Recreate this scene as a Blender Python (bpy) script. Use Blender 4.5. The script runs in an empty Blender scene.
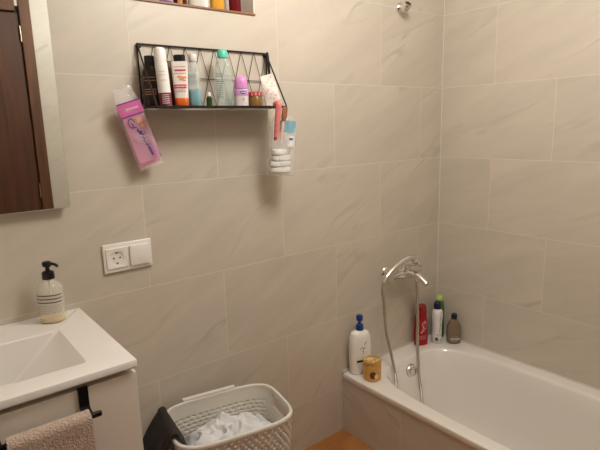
import bpy, bmesh, math, random
from mathutils import Vector, Matrix, noise
PI = math.pi
C = bpy.context.scene.collection
random.seed(7)

# ------------------------------------------------------------------ camera
cam_d = bpy.data.cameras.new('camera'); cam = bpy.data.objects.new('camera', cam_d); C.objects.link(cam)
fw = Vector((0.60885946, 0.7694904, -0.19280735)); rt = Vector((0.78065789, -0.62438768, -0.0267074)); up = Vector((0.14093762, 0.13425552, 0.9808731))
m = Matrix((rt, up, -fw)).transposed().to_4x4(); m.translation = Vector((-2.14445, -1.56007, 1.39153))
cam.matrix_world = m
cam_d.sensor_width = 36; cam_d.lens = 505.77/600*36; cam_d.clip_start = .02
bpy.context.scene.camera = cam

# ------------------------------------------------------------------ world, lights, exposure
w = bpy.data.worlds.new('world'); bpy.context.scene.world = w; w.use_nodes = True
w.node_tree.nodes['Background'].inputs[0].default_value = (.9, .85, .75, 1)
w.node_tree.nodes['Background'].inputs[1].default_value = .05
ld = bpy.data.lights.new('ceiling_light', 'POINT'); ld.shadow_soft_size = .18; ld.energy = 34; ld.color = (1, .975, .94)
lo = bpy.data.objects.new('ceiling_light', ld); lo.location = (-1.12, -.84, 2.20); C.objects.link(lo)
vs = bpy.context.scene.view_settings
vs.view_transform = 'Standard'; vs.look = 'None'; vs.gamma = 1; vs.use_curve_mapping = False; vs.exposure = 0

# ------------------------------------------------------------------ materials
def lin(c):
    return tuple((x/12.92 if x <= .04045 else ((x+.055)/1.055)**2.4) for x in (c if max(c) <= 1 else [v/255 for v in c]))
def mat(name, col, rough=.5, metal=0, trans=0, ior=1.45, bump=0, bscale=60, var=0, vscale=8, coat=0, sss=0, alpha=1, emis=None):
    m = bpy.data.materials.new(name); m.use_nodes = True; nt = m.node_tree; b = nt.nodes['Principled BSDF']
    c = lin(col); b.inputs['Base Color'].default_value = (*c, 1)
    b.inputs['Roughness'].default_value = rough; b.inputs['Metallic'].default_value = metal
    b.inputs['Transmission Weight'].default_value = trans; b.inputs['IOR'].default_value = ior
    b.inputs['Coat Weight'].default_value = coat; b.inputs['Alpha'].default_value = alpha
    if sss:
        b.inputs['Subsurface Weight'].default_value = sss; b.inputs['Subsurface Scale'].default_value = .01
    tc = nt.nodes.new('ShaderNodeTexCoord')
    n = nt.nodes.new('ShaderNodeTexNoise'); n.inputs['Scale'].default_value = vscale; n.inputs['Detail'].default_value = 4
    nt.links.new(tc.outputs['Object'], n.inputs['Vector'])
    if var:
        r = nt.nodes.new('ShaderNodeMix'); r.data_type = 'RGBA'
        r.inputs[6].default_value = (*[x*(1-var) for x in c], 1); r.inputs[7].default_value = (*[min(1, x*(1+var)) for x in c], 1)
        nt.links.new(n.outputs['Fac'], r.inputs[0]); nt.links.new(r.outputs[2], b.inputs['Base Color'])
    if bump:
        n2 = nt.nodes.new('ShaderNodeTexNoise'); n2.inputs['Scale'].default_value = bscale; n2.inputs['Detail'].default_value = 3
        nt.links.new(tc.outputs['Object'], n2.inputs['Vector'])
        bp = nt.nodes.new('ShaderNodeBump'); bp.inputs['Strength'].default_value = bump; bp.inputs['Distance'].default_value = .004
        nt.links.new(n2.outputs['Fac'], bp.inputs['Height']); nt.links.new(bp.outputs['Normal'], b.inputs['Normal'])
    return m

def tile_mat(name, axis, x0, z0, tw=.552, th=.3334, parity=0, col=(205, 194, 178), grout=(222, 212, 196), rough=.42, tilt=28):
    """large stone-look tiles in running bond; axis = world axis along the wall, z up"""
    m = bpy.data.materials.new(name); m.use_nodes = True; nt = m.node_tree; N = nt.nodes; L = nt.links; b = N['Principled BSDF']
    def M(op, a, b_=None, c=None):
        n = N.new('ShaderNodeMath'); n.operation = op
        for i, v in enumerate((a, b_, c)):
            if v is None: continue
            if isinstance(v, (int, float)): n.inputs[i].default_value = v
            else: L.new(v, n.inputs[i])
        return n.outputs[0]
    geo = N.new('ShaderNodeNewGeometry'); sp = N.new('ShaderNodeSeparateXYZ'); L.new(geo.outputs['Position'], sp.inputs[0])
    X = sp.outputs[axis]; Z = sp.outputs[2]
    r = M('DIVIDE', M('SUBTRACT', Z, z0), th); row = M('FLOOR', r)
    off = M('MULTIPLY', M('FLOORED_MODULO', M('ADD', row, parity), 2.0), .5)
    u = M('ADD', M('DIVIDE', M('SUBTRACT', X, x0), tw), off); cu = M('FLOOR', u)
    fx = M('SUBTRACT', u, cu); fz = M('SUBTRACT', r, row)
    dx = M('MULTIPLY', M('MINIMUM', fx, M('SUBTRACT', 1.0, fx)), tw); dz = M('MULTIPLY', M('MINIMUM', fz, M('SUBTRACT', 1.0, fz)), th)
    d = M('MINIMUM', dx, dz)
    mr = N.new('ShaderNodeMapRange'); mr.inputs[1].default_value = .0006; mr.inputs[2].default_value = .0016; L.new(d, mr.inputs[0])
    tilef = mr.outputs[0]
    cb = N.new('ShaderNodeCombineXYZ'); L.new(cu, cb.inputs[0]); L.new(row, cb.inputs[1])
    wn = N.new('ShaderNodeTexWhiteNoise'); wn.noise_dimensions = '3D'; L.new(cb.outputs[0], wn.inputs['Vector'])
    # rotated, stretched coordinates for the veins
    pos = N.new('ShaderNodeCombineXYZ'); L.new(X, pos.inputs[0]); L.new(Z, pos.inputs[1])
    mp = N.new('ShaderNodeMapping'); mp.vector_type = 'TEXTURE'; mp.inputs['Rotation'].default_value = (0, 0, math.radians(tilt))
    L.new(pos.outputs[0], mp.inputs[0])
    sc = N.new('ShaderNodeVectorMath'); sc.operation = 'MULTIPLY'; sc.inputs[1].default_value = (1.0, 4.2, 1); L.new(mp.outputs[0], sc.inputs[0])
    ad = N.new('ShaderNodeVectorMath'); ad.operation = 'MULTIPLY_ADD'; ad.inputs[1].default_value = (17, 23, 11)
    L.new(wn.outputs['Color'], ad.inputs[0]); L.new(sc.outputs[0], ad.inputs[2])
    n1 = N.new('ShaderNodeTexNoise'); n1.inputs['Scale'].default_value = 2.1; n1.inputs['Detail'].default_value = 5; n1.inputs['Roughness'].default_value = .55; n1.inputs['Distortion'].default_value = .35
    L.new(ad.outputs[0], n1.inputs['Vector'])
    n2 = N.new('ShaderNodeTexNoise'); n2.inputs['Scale'].default_value = 1.3; n2.inputs['Detail'].default_value = 3; n2.inputs['Distortion'].default_value = .3
    L.new(ad.outputs[0], n2.inputs['Vector'])
    n3 = N.new('ShaderNodeTexNoise'); n3.inputs['Scale'].default_value = 7; n3.inputs['Detail'].default_value = 6; n3.inputs['Roughness'].default_value = .6
    L.new(ad.outputs[0], n3.inputs['Vector'])
    ridge = M('ABSOLUTE', M('SUBTRACT', n2.outputs['Fac'], .5))
    vr = N.new('ShaderNodeMapRange'); vr.interpolation_type = 'SMOOTHSTEP'; vr.inputs[1].default_value = 0; vr.inputs[2].default_value = .035; vr.inputs[3].default_value = 1; vr.inputs[4].default_value = 0; L.new(ridge, vr.inputs[0])
    veinmask = N.new('ShaderNodeMapRange'); veinmask.inputs[1].default_value = .5; veinmask.inputs[2].default_value = .68; L.new(n1.outputs['Fac'], veinmask.inputs[0])
    cloud = N.new('ShaderNodeMapRange'); cloud.inputs[1].default_value = .3; cloud.inputs[2].default_value = .7; cloud.inputs[3].default_value = .915; cloud.inputs[4].default_value = 1.045; L.new(n1.outputs['Fac'], cloud.inputs[0])
    fine = N.new('ShaderNodeMapRange'); fine.inputs[1].default_value = .3; fine.inputs[2].default_value = .7; fine.inputs[3].default_value = .975; fine.inputs[4].default_value = 1.02; L.new(n3.outputs['Fac'], fine.inputs[0])
    f = M('MULTIPLY', cloud.outputs[0], fine.outputs[0])
    f = M('MULTIPLY', f, M('SUBTRACT', 1.0, M('MULTIPLY', M('MULTIPLY', vr.outputs[0], veinmask.outputs[0]), .20)))
    f = M('MULTIPLY', f, M('ADD', .985, M('MULTIPLY', wn.outputs['Value'], .03)))
    cc = lin(col)
    vm = N.new('ShaderNodeVectorMath'); vm.operation = 'SCALE'; vm.inputs[0].default_value = cc; L.new(f, vm.inputs['Scale'])
    mx = N.new('ShaderNodeMix'); mx.data_type = 'RGBA'; mx.inputs[6].default_value = (*lin(grout), 1)
    L.new(tilef, mx.inputs[0]); L.new(vm.outputs[0], mx.inputs[7]); L.new(mx.outputs[2], b.inputs['Base Color'])
    rg = N.new('ShaderNodeMapRange'); rg.inputs[3].default_value = .8; rg.inputs[4].default_value = rough; L.new(tilef, rg.inputs[0]); L.new(rg.outputs[0], b.inputs['Roughness'])
    bp = N.new('ShaderNodeBump'); bp.inputs['Strength'].default_value = .25; bp.inputs['Distance'].default_value = .001
    L.new(tilef, bp.inputs['Height']); L.new(bp.outputs['Normal'], b.inputs['Normal'])
    return m

def wood_mat(name, col, dark, sx, sy, sz, rough=.4, scale=3):
    m = bpy.data.materials.new(name); m.use_nodes = True; nt = m.node_tree; N = nt.nodes; L = nt.links; b = N['Principled BSDF']
    tc = N.new('ShaderNodeTexCoord'); mp = N.new('ShaderNodeMapping'); mp.inputs['Scale'].default_value = (sx, sy, sz); L.new(tc.outputs['Object'], mp.inputs[0])
    n = N.new('ShaderNodeTexNoise'); n.inputs['Scale'].default_value = scale; n.inputs['Detail'].default_value = 6; n.inputs['Distortion'].default_value = .6; L.new(mp.outputs[0], n.inputs['Vector'])
    r = N.new('ShaderNodeMix'); r.data_type = 'RGBA'; r.inputs[6].default_value = (*lin(dark), 1); r.inputs[7].default_value = (*lin(col), 1)
    mr = N.new('ShaderNodeMapRange'); mr.inputs[1].default_value = .3; mr.inputs[2].default_value = .7; L.new(n.outputs['Fac'], mr.inputs[0])
    L.new(mr.outputs[0], r.inputs[0]); L.new(r.outputs[2], b.inputs['Base Color']); b.inputs['Roughness'].default_value = rough
    return m

ZE = .5519
M_back = tile_mat('stone tile back', 0, -.164-.552*6, ZE)
M_right = tile_mat('stone tile right', 1, -.278-.552*6, ZE, parity=1, tilt=-20)
M_left = tile_mat('stone tile left', 1, -.3-.552*6, ZE)
M_front = tile_mat('stone tile front', 0, -.2-.552*6, ZE, col=(196, 187, 172), grout=(202, 193, 178))
M_apron = tile_mat('stone tile apron', 1, -.34-.333*9, -.05, tw=.333, th=.6)
M_ceramic = mat('white ceramic', (236, 231, 224), .12, coat=.3)
M_acryl = mat('white bath enamel', (235, 229, 221), .10, coat=.5)
M_cab = mat('cream cabinet lacquer', (234, 226, 214), .45, bump=.02)
M_gap = mat('dark recess', (90, 76, 62), .7)
M_black = mat('black metal', (22, 20, 20), .38, metal=.4)
M_wire = mat('black wire', (34, 26, 23), .5, metal=.3)
M_blackp = mat('black plastic', (20, 19, 20), .3)
M_chrome = mat('chrome', (232, 229, 225), .13, metal=1)
M_chrome2 = mat('satin chrome', (190, 186, 180), .28, metal=1)
M_white = mat('white plastic', (238, 233, 224), .35)
M_basket = mat('basket plastic', (226, 219, 208), .42)
M_mirror = mat('mirror glass', (235, 238, 236), .015, metal=1)
M_mirredge = mat('mirror edge', (150, 150, 146), .3, metal=.6)
M_doorw = wood_mat('dark stained door wood', (92, 50, 20), (54, 27, 11), 8, 8, .7, rough=.6)
M_framew = wood_mat('brown door frame wood', (104, 62, 30), (76, 44, 20), 9, 9, .8, rough=.6)
M_brass = mat('brass', (206, 184, 150), .25, metal=1)
M_ceil = mat('ceiling paint', (236, 230, 220), .9)
M_sill = wood_mat('sill wood', (150, 104, 66), (120, 80, 50), 1, 6, 6)
M_floor = wood_mat('honey floor', (184, 124, 66), (150, 94, 46), 2.2, 2.2, 2, rough=.35, scale=3)
M_clear = mat('clear plastic', (238, 244, 244), .06, trans=1, ior=1.12)
M_clearg = mat('clear greenish plastic', (196, 222, 212), .08, trans=.92, ior=1.15)
M_film = mat('clear film', (245, 244, 244), .12, trans=.95, ior=1.05)

def film(name, col, alpha, rough=.15):
    m = mat(name, col, rough, alpha=alpha); m.node_tree.nodes['Principled BSDF'].inputs['Coat Weight'].default_value = .6
    return m

# ------------------------------------------------------------------ mesh helpers
def obj(name, bm, material=None, parent=None, smooth=None, loc=None):
    me = bpy.data.meshes.new(name); bmesh.ops.recalc_face_normals(bm, faces=bm.faces[:]); bm.to_mesh(me); bm.free()
    o = bpy.data.objects.new(name, me); C.objects.link(o)
    if material: me.materials.append(material)
    if smooth is not None:
        me.shade_smooth()
        me.set_sharp_from_angle(angle=math.radians(smooth))
    if parent: o.parent = parent
    if loc: o.location = loc
    return o
def tag(o, label, cat, group=None):
    o['label'] = label; o['category'] = cat
    if group: o['group'] = group
    return o
def thing(name, label, cat, loc=(0, 0, 0), rot=(0, 0, 0), group=None):
    o = bpy.data.objects.new(name, None); C.objects.link(o); o.location = loc; o.rotation_euler = rot; o.empty_display_size = .05
    return tag(o, label, cat, group)
def struct(o): o['kind'] = 'structure'; return o
def box(bm, x0, x1, y0, y1, z0, z1, bevel=0, seg=2):
    r = bmesh.ops.create_cube(bm, size=1); vs_ = r['verts']
    for v in vs_: v.co = Vector(((x0+x1)/2+v.co.x*(x1-x0), (y0+y1)/2+v.co.y*(y1-y0), (z0+z1)/2+v.co.z*(z1-z0)))
    if bevel:
        es = list({e for v in vs_ for e in v.link_edges})
        bmesh.ops.bevel(bm, geom=es, offset=bevel, segments=seg, affect='EDGES', profile=.5)
    return bm
def bx(*a, **k): return box(bmesh.new(), *a, **k)
def ring_loft(bm, rings, cap0=True, cap1=True, closed=True):
    R = [[bm.verts.new(p) for p in r] for r in rings]; n = len(R[0])
    for a, b in zip(R, R[1:]):
        for i in range(n if closed else n-1):
            j = (i+1) % n; bm.faces.new((a[i], a[j], b[j], b[i]))
    if cap0: bm.faces.new(R[0][::-1])
    if cap1: bm.faces.new(R[-1])
    return bm
def spline(pts, n):
    P = [Vector(p) for p in pts]
    if len(P) < 3:
        return [P[0].lerp(P[-1], i/n) for i in range(n+1)]
    out = []
    Q = [P[0]*2-P[1]]+P+[P[-1]*2-P[-2]]
    for i in range(1, len(Q)-2):
        p0, p1, p2, p3 = Q[i-1:i+3]
        for k in range(n):
            t = k/n
            out.append(.5*((2*p1)+(p2-p0)*t+(2*p0-5*p1+4*p2-p3)*t*t+(3*p1-p0-3*p2+p3)*t**3))
    out.append(P[-1]); return out
def tube(bm, pts, r, n=10, sm=0, rad=None):
    P = spline(pts, sm) if sm else [Vector(p) for p in pts]
    rings = []; prev = None
    for i, p in enumerate(P):
        t = (P[min(i+1, len(P)-1)]-P[max(i-1, 0)]).normalized()
        if prev is None:
            a = Vector((0, 0, 1)) if abs(t.z) < .9 else Vector((1, 0, 0)); nrm = t.cross(a).normalized()
        else: nrm = (prev-t*prev.dot(t)).normalized()
        prev = nrm; bn = t.cross(nrm)
        rr = rad(i/(len(P)-1)) if rad else r
        rings.append([p+(nrm*math.cos(2*PI*k/n)+bn*math.sin(2*PI*k/n))*rr for k in range(n)])
    return ring_loft(bm, rings)
def sph(bm, c, r, seg=12, sc=(1, 1, 1)):
    q = bmesh.ops.create_uvsphere(bm, u_segments=seg, v_segments=seg*2//3, radius=r)
    for v in q['verts']: v.co = Vector((v.co.x*sc[0], v.co.y*sc[1], v.co.z*sc[2]))+Vector(c)
    return bm

class Shape:
    """a body lofted from sections (z, rx, ry, exponent); used for every bottle and jar"""
    def __init__(s, secs, n=28, cy=None): s.secs = [(*q, 2)[:4] if len(q) == 3 else q for q in secs]; s.n = n
    def at(s, a, z, off=0):
        S = s.secs
        if z <= S[0][0]: q = S[0][1:]
        elif z >= S[-1][0]: q = S[-1][1:]
        else:
            for A, B in zip(S, S[1:]):
                if A[0] <= z <= B[0] and B[0] > A[0]:
                    t = (z-A[0])/(B[0]-A[0]); q = [A[i]+(B[i]-A[i])*t for i in (1, 2, 3)]; break
        return s.pt(a, z, *q, off)
    def pt(s, a, z, rx, ry, e, off=0):
        c, d = math.cos(a), math.sin(a); k = (abs(c)**e+abs(d)**e)**(1/e)
        return Vector(((rx+off)*c/k, (ry+off)*d/k, z))
    def mesh(s, off=0, bm=None):
        bm = bm or bmesh.new()
        return ring_loft(bm, [[s.pt(2*PI*i/s.n, q[0], q[1], q[2], q[3], off) for i in range(s.n)] for q in s.secs])
    def patch(s, a0, a1, z0, z1, off=.0005, bm=None, na=10, nz=6, skew=0):
        bm = bm or bmesh.new()
        zs = sorted({z0+(z1-z0)*k/nz for k in range(nz+1)} | {q[0] for q in s.secs if min(z0, z1) < q[0] < max(z0, z1)})
        R = [[bm.verts.new(s.at(a0+(a1-a0)*i/na, z+skew*i/na, off)) for i in range(na+1)] for z in zs]
        for A, B in zip(R, R[1:]):
            for i in range(na): bm.faces.new((A[i], A[i+1], B[i+1], B[i]))
        return bm
    def stroke(s, pts, w=.0012, off=.0009, bm=None):
        bm = bm or bmesh.new()
        P = []
        for (a, z), (a2, z2) in zip(pts, pts[1:]):
            for k in range(4): P.append((a+(a2-a)*k/4, z+(z2-z)*k/4))
        P.append(pts[-1])
        Q = [s.at(a, z, off) for a, z in P]
        L = []
        for i, (a, z) in enumerate(P):
            t = (Q[min(i+1, len(Q)-1)]-Q[max(0, i-1)]).normalized(); nrm = Vector((Q[i].x, Q[i].y, 0)).normalized(); sd = t.cross(nrm)*w/2
            L.append((bm.verts.new(Q[i]+sd), bm.verts.new(Q[i]-sd)))
        for A, B in zip(L, L[1:]): bm.faces.new((A[0], A[1], B[1], B[0]))
        return bm
def lathe(prof, n=24): return Shape([(z, r, r, 2) for r, z in prof], n)
def textlines(sh, a0, a1, zs, h, seed=1, off=.0009, dens=.75):
    """rows of tiny print: small unequal dashes wrapped on the surface"""
    R = random.Random(seed); bm = bmesh.new()
    for z in zs:
        a = a0
        while a < a1:
            w_ = (a1-a0)*R.uniform(.05, .14)
            sh.patch(a, min(a+w_, a1), z, z+h, off, bm, 3, 1); a += w_*(1/dens)
    return bm
A_CAM = math.atan2(-1.56, -2.14)   # rough direction of the viewer; fronts of bottles are turned this way
F = -PI/2                           # front of a bottle in its own frame is -y

# ------------------------------------------------------------------ room shell
XL, YF, ZC = -2.62, -1.75, 2.42
NX0, NX1, NZ0, NZ1, ND = -1.80, -1.085, 1.772, 2.20, .17
bm = bmesh.new()
box(bm, XL-.1, .1, 0, .25, -.12, NZ0); box(bm, XL-.1, .1, 0, .25, NZ1, ZC)
box(bm, XL-.1, NX0, 0, .25, NZ0, NZ1); box(bm, NX1, .1, 0, .25, NZ0, NZ1)
struct(obj('wall_back', bm, M_back))
struct(obj('wall_right', bx(0, .1, YF-.1, 0, -.12, ZC), M_right))
struct(obj('wall_left', bx(XL-.1, XL, YF-.1, 0, -.12, ZC), M_left))
bm = bmesh.new(); DX0, DX1, DZ = -2.21, -1.470, 2.075
box(bm, XL, DX0, YF-.1, YF, -.12, ZC); box(bm, DX1, 0, YF-.1, YF, -.12, ZC); box(bm, DX0, DX1, YF-.1, YF, DZ, ZC)
struct(obj('wall_front', bm, M_front))
struct(obj('ceiling', bx(XL-.1, .1, YF-.1, .25, ZC, ZC+.05), M_ceil))
fl = struct(obj('floor', bx(XL, -.665, YF-.1, 0, -.12, 0), M_floor))
struct(obj('trim_2', bx(-.0035, -.0002, -.0035, -.0002, .29, ZC-.001, .001), mat('corner caulk', (228, 219, 204), .6)))
# niche lining (window recess)
M_plaster = mat('recess paint', (240, 236, 228), .7)
win = struct(obj('window_1', bx(NX0, NX1, ND, ND+.02, NZ0, NZ1), mat('frosted window pane', (206, 200, 186), .6)))
bm = bmesh.new()
box(bm, NX1-.05, NX1-.0005, ND-.045, ND-.001, NZ0+.008, NZ1-.001, .004); box(bm, NX0+.001, NX0+.05, ND-.045, ND-.001, NZ0+.008, NZ1-.001, .004)
box(bm, NX0+.05, NX1-.05, ND-.04, ND-.001, NZ0+.008, NZ0+.055, .004); box(bm, NX0+.05, NX1-.05, ND-.04, ND-.001, NZ1-.05, NZ1-.001, .004)
f = obj('window_frame', bm, mat('window frame white', (236, 230, 220), .4), win)
bm = bmesh.new(); box(bm, NX1-.0045, NX1-.0005, .001, ND-.046, NZ0+.008, NZ1-.001); box(bm, NX0+.0005, NX0+.0045, .001, ND-.046, NZ0+.008, NZ1-.001)
obj('reveal', bm, M_plaster, win)
obj('window_sill', bx(NX0+.001, NX1-.0005, -.004, ND-.001, NZ0+.0002, NZ0+.0075, .0015), M_sill, win)

# door in the front wall, seen in the mirror
door = struct(obj('door_1', bx(DX0+.05, DX1-.030, YF-.05, YF-.008, .01, DZ-.035, .003), M_doorw))
bm = bmesh.new()
for (a, b, c, d) in ((DX0+.16, DX1-.15, .15, 1.92),):
    box(bm, a, b, YF-.020, YF-.002, c, d, .006)
obj('door_panel', bm, M_doorw, door)
for z in (1.93, 1.06, .25):
    obj('hinge', Shape([(z-.04, .0042, .0042), (z+.04, .0042, .0042)], 10).mesh(), M_brass, door, 40, (DX1-.030, YF+.004, 0))
tube_h = bmesh.new(); tube(tube_h, [(-2.12, YF-.006, 1.03), (-2.12, YF+.045, 1.03), (-2.01, YF+.05, 1.03)], .008)
obj('door_handle', tube_h, M_brass, door, 50)
bm = bmesh.new()
box(bm, DX1-.027, DX1+.030, YF-.05, YF+.012, 0, DZ+.045, .004); box(bm, DX0-.035, DX0+.045, YF-.05, YF+.012, 0, DZ+.045, .004); box(bm, DX0+.045, DX1-.045, YF-.05, YF+.012, DZ-.03, DZ+.045, .004)
struct(obj('trim_1', bm, M_framew))

# tiled bath apron
struct(obj('wall_bath_apron', bx(-.688, -.668, YF, 0, 0, .261), M_apron))

# ------------------------------------------------------------------ bathtub
def sup(cx, cy, a, b, e, z, n=96):
    out = []
    for i in range(n):
        t = 2*PI*i/n; c, d = math.cos(t), math.sin(t); k = (abs(c)**e+abs(d)**e)**(1/e)
        out.append(Vector((cx+a*c/k, cy+b*d/k, z)))
    return out
tub = thing('bathtub', 'long white enamelled bathtub built in behind a tiled front along the right wall', 'bathtub', (0, 0, 0))
bm = bmesh.new(); RX, RY = -.3475, YF/2
rings = [sup(RX, RY, .3425, .871, 90, .256), sup(RX, RY, .3465, .874, 90, .2665), sup(RX, RY, .3465, .874, 90, .281), sup(RX, RY, .3455, .873, 90, .2845), sup(RX, RY, .342, .870, 90, .286), sup(RX, RY, .337, .865, 80, .2865)]
ICX, ICY = -.353, -.865
for (a, b, e, z, dy) in ((.285, .773, 4.6, .2862, 0), (.2795, .767, 4.5, .2852, 0), (.276, .763, 4.5, .282, 0), (.272, .757, 4.4, .272, 0), (.262, .740, 4.0, .22, 0), (.250, .715, 3.7, .12, -.01), (.236, .690, 3.5, .02, -.02), (.215, .665, 3.2, -.05, -.03), (.175, .62, 3, -.085, -.03), (.10, .5, 2.6, -.095, -.03), (.02, .2, 2, -.098, -.03)):
    rings.append(sup(ICX, ICY+dy, a, b, e, z))
ring_loft(bm, rings, cap0=False)
o = obj('tub_shell', bm, M_acryl, tub, 60)
# overflow fitting on the end wall
ov = obj('overflow_cover', lathe([(.0, 0), (.037, 0), (.037, .005), (.032, .011), (.024, .012), (.022, .006), (.014, .006), (.012, .014), (.0, .015)], 28).mesh(), M_chrome, tub, 40)
ov.location = (-.352, -.118, .222); ov.rotation_euler = (math.radians(84), 0, 0)
M_seal = mat('silicone seal', (224, 216, 204), .5)
bm = bmesh.new(); tube(bm, [(-.69, -.002, .288), (-.004, -.002, .288), (-.004, YF, .288)], .003, 6)
obj('silicone_seal', bm, M_seal, tub, 60)

# ------------------------------------------------------------------ mirror
mir = thing('mirror', 'frameless rectangular wall mirror above the washbasin, reflecting the brown door', 'mirror', (-2.07, -.02, 1.18))
obj('backing', bx(-.295, .295, -.003, .0195, .005, .80), M_mirredge, mir)
obj('mirror_glass', bx(-.303, .303, -.008, -.0032, .0, .81, .0015, seg=1), M_mirror, mir)

# ------------------------------------------------------------------ vanity: cabinet and basin
cab = thing('vanity_cabinet', 'cream wall hung bathroom cabinet under the white washbasin', 'cabinet', (-2.07, -.225, .3))
CX0, CX1 = -.30, .300
bm = bmesh.new(); box(bm, CX0, CX0+.016, -.205, .22, 0, .545); box(bm, CX1-.016, CX1, -.205, .22, 0, .545); box(bm, CX0+.016, CX1-.016, -.205, .22, 0, .016); box(bm, CX0+.016, CX1-.016, .205, .22, .016, .545); box(bm, CX0+.016, CX1-.016, -.205, -.19, .016, .545)
obj('body', bm, M_cab, cab)
obj('drawer', bx(CX0, CX1, -.228, -.2065, .285, .536, .0015), M_cab, cab)
obj('drawer', bx(CX0, CX1, -.228, -.2065, .0, .281, .0015), M_cab, cab)
basin = thing('washbasin', 'white ceramic washbasin top with a rectangular sloping bowl', 'washbasin', (0, 0, 0))
bm = bmesh.new()
X0, X1, Y0, Y1, ZT, ZB = -2.375, -1.768, -.463, -.001, .870, .852
def rr(x0, x1, y0, y1, r, z, n=6):
    out = []
    for (cx, cy, a) in ((x1-r, y1-r, 0), (x0+r, y1-r, PI/2), (x0+r, y0+r, PI), (x1-r, y0+r, 1.5*PI)):
        for k in range(n+1): t = a+PI/2*k/n; out.append(Vector((cx+r*math.cos(t), cy+r*math.sin(t), z)))
    return out
rings = [rr(X0+.02, X1-.02, Y0+.02, Y1, .004, ZB-.004), rr(X0+.003, X1-.003, Y0+.003, Y1, .004, ZB-.002), rr(X0, X1, Y0, Y1, .005, ZB+.002), rr(X0, X1, Y0, Y1, .005, ZT-.004), rr(X0+.0015, X1-.0015, Y0+.0015, Y1, .005, ZT-.001), rr(X0+.005, X1-.005, Y0+.005, Y1-.001, .005, ZT)]
bx0, bx1, by0, by1 = -2.28, -1.864, -.397, -.145
rings += [rr(bx0-.002, bx1+.002, by0-.002, by1+.002, .012, ZT), rr(bx0+.002, bx1-.002, by0+.002, by1-.002, .010, ZT-.003), rr(bx0+.016, bx1-.118, by0+.016, by1-.012, .006, ZT-.105), rr(bx0+.022, bx1-.126, by0+.020, by1-.016, .006, ZT-.109), rr(bx0+.10, bx1-.21, by0+.09, by1-.09, .006, ZT-.113)]
ring_loft(bm, rings, cap0=False)
obj('basin_top', bm, M_ceramic, basin, 32)
obj('drain', lathe([(0, .766), (.022, .766), (.024, .769), (.015, .772), (0, .773)], 20).mesh(), M_chrome, basin, 40, (-2.14, -.27, -.009))
# mixer tap on the basin (outside the frame on the left)

# ------------------------------------------------------------------ towel rail on the drawer and towel
rail = thing('towel_rail', 'black metal over-door towel rail hooked on the cabinet drawer below the washbasin', 'towel rail', (-1.98, -.456, .80))
for sx in (.088, -.088):
    bm = bmesh.new()
    w_ = .0105
    # flat strap over the drawer edge, running down and turning out to carry the bar
    prof = [(.0045, .030), (.0045, .0385), (-.001, .0385), (-.001, -.004), (-.006, -.012), (-.022, -.0135), (-.040, -.0135)]
    t = .0016
    L0 = [Vector((sx-w_, y, z)) for y, z in prof]
    for i in range(len(prof)-1):
        (ya, za), (yb, zb) = prof[i], prof[i+1]
        d = Vector((0, yb-ya, zb-za)).normalized(); nn = Vector((0, -d.z, d.y))*t
        vs_ = []
        for (y, z) in ((ya, za), (yb, zb)):
            for xx in (sx-w_, sx+w_):
                for s in (-1, 1): vs_.append(bm.verts.new(Vector((xx, y, z))+nn*s-d*(.0008 if (y, z) == (ya, za) else -.0008)))
        for q in ((0, 1, 3, 2), (4, 6, 7, 5), (0, 4, 5, 1), (2, 3, 7, 6), (0, 2, 6, 4), (1, 5, 7, 3)): bm.faces.new([vs_[k] for k in q])
    obj('hook', bm, M_black, rail, 30)
bm = bmesh.new(); box(bm, -.125, .112, -.046, -.036, -.016, -.004, .0035, 3)
obj('bar', bm, M_black, rail, 40)
# towel: draped sheet with thickness
def terry(name, col, dark):
    m = mat(name, col, .95, bump=1, bscale=260, var=.16, vscale=90); m.node_tree.nodes['Principled BSDF'].inputs['Sheen Weight'].default_value = .4
    for n in m.node_tree.nodes:
        if n.type == 'BUMP': n.inputs['Distance'].default_value = .006
    return m
bm = bmesh.new(); nx, ns = 96, 130; TX0, TX1 = -2.052, -1.893
yb, zb = -.497, .7865
path = []
for i in range(ns+1):
    s = i/ns*.56
    if s < .25: path.append((yb+.0145, zb+.002-(.25-s)))     # back leg, between rail and drawer
    elif s < .25+.0455:
        t = (s-.25)/.0455*PI; path.append((yb+.0145*math.cos(t), zb+.002+.0145*math.sin(t)))
    else: path.append((yb-.0145, zb+.002-(s-.2955)))
V = []
for i, (y, z) in enumerate(path):
    row = []
    for j in range(nx+1):
        u = j/nx; x = TX0+(TX1-TX0)*u
        drop = max(0, zb-z)
        wv = .004*noise.noise(Vector((x*22, i*.02, 3)))*min(1, drop*12)
        fz = .0016*noise.noise(Vector((x*420, y*420, z*420)))
        yy = y+(wv if y < yb else wv*.3)-(.02*drop if y < yb else 0)+fz*(1 if y < yb else .3)
        row.append(bm.verts.new((x-.008*drop*math.sin(u*PI*3)+.002*noise.noise(Vector((i*.09, u*2, 1))), yy, z+fz)))
    V.append(row)
for i in range(ns):
    for j in range(nx): bm.faces.new((V[i][j], V[i][j+1], V[i+1][j+1], V[i+1][j]))
tw = obj('hand_towel', bm, terry('beige terry', (204, 180, 162), (180, 150, 130)), None, 180)
sm = tw.modifiers.new('s', 'SOLIDIFY'); sm.thickness = .0065; sm.offset = 0
tag(tw, 'pinkish beige terry hand towel hanging over the black rail', 'towel')

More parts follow.
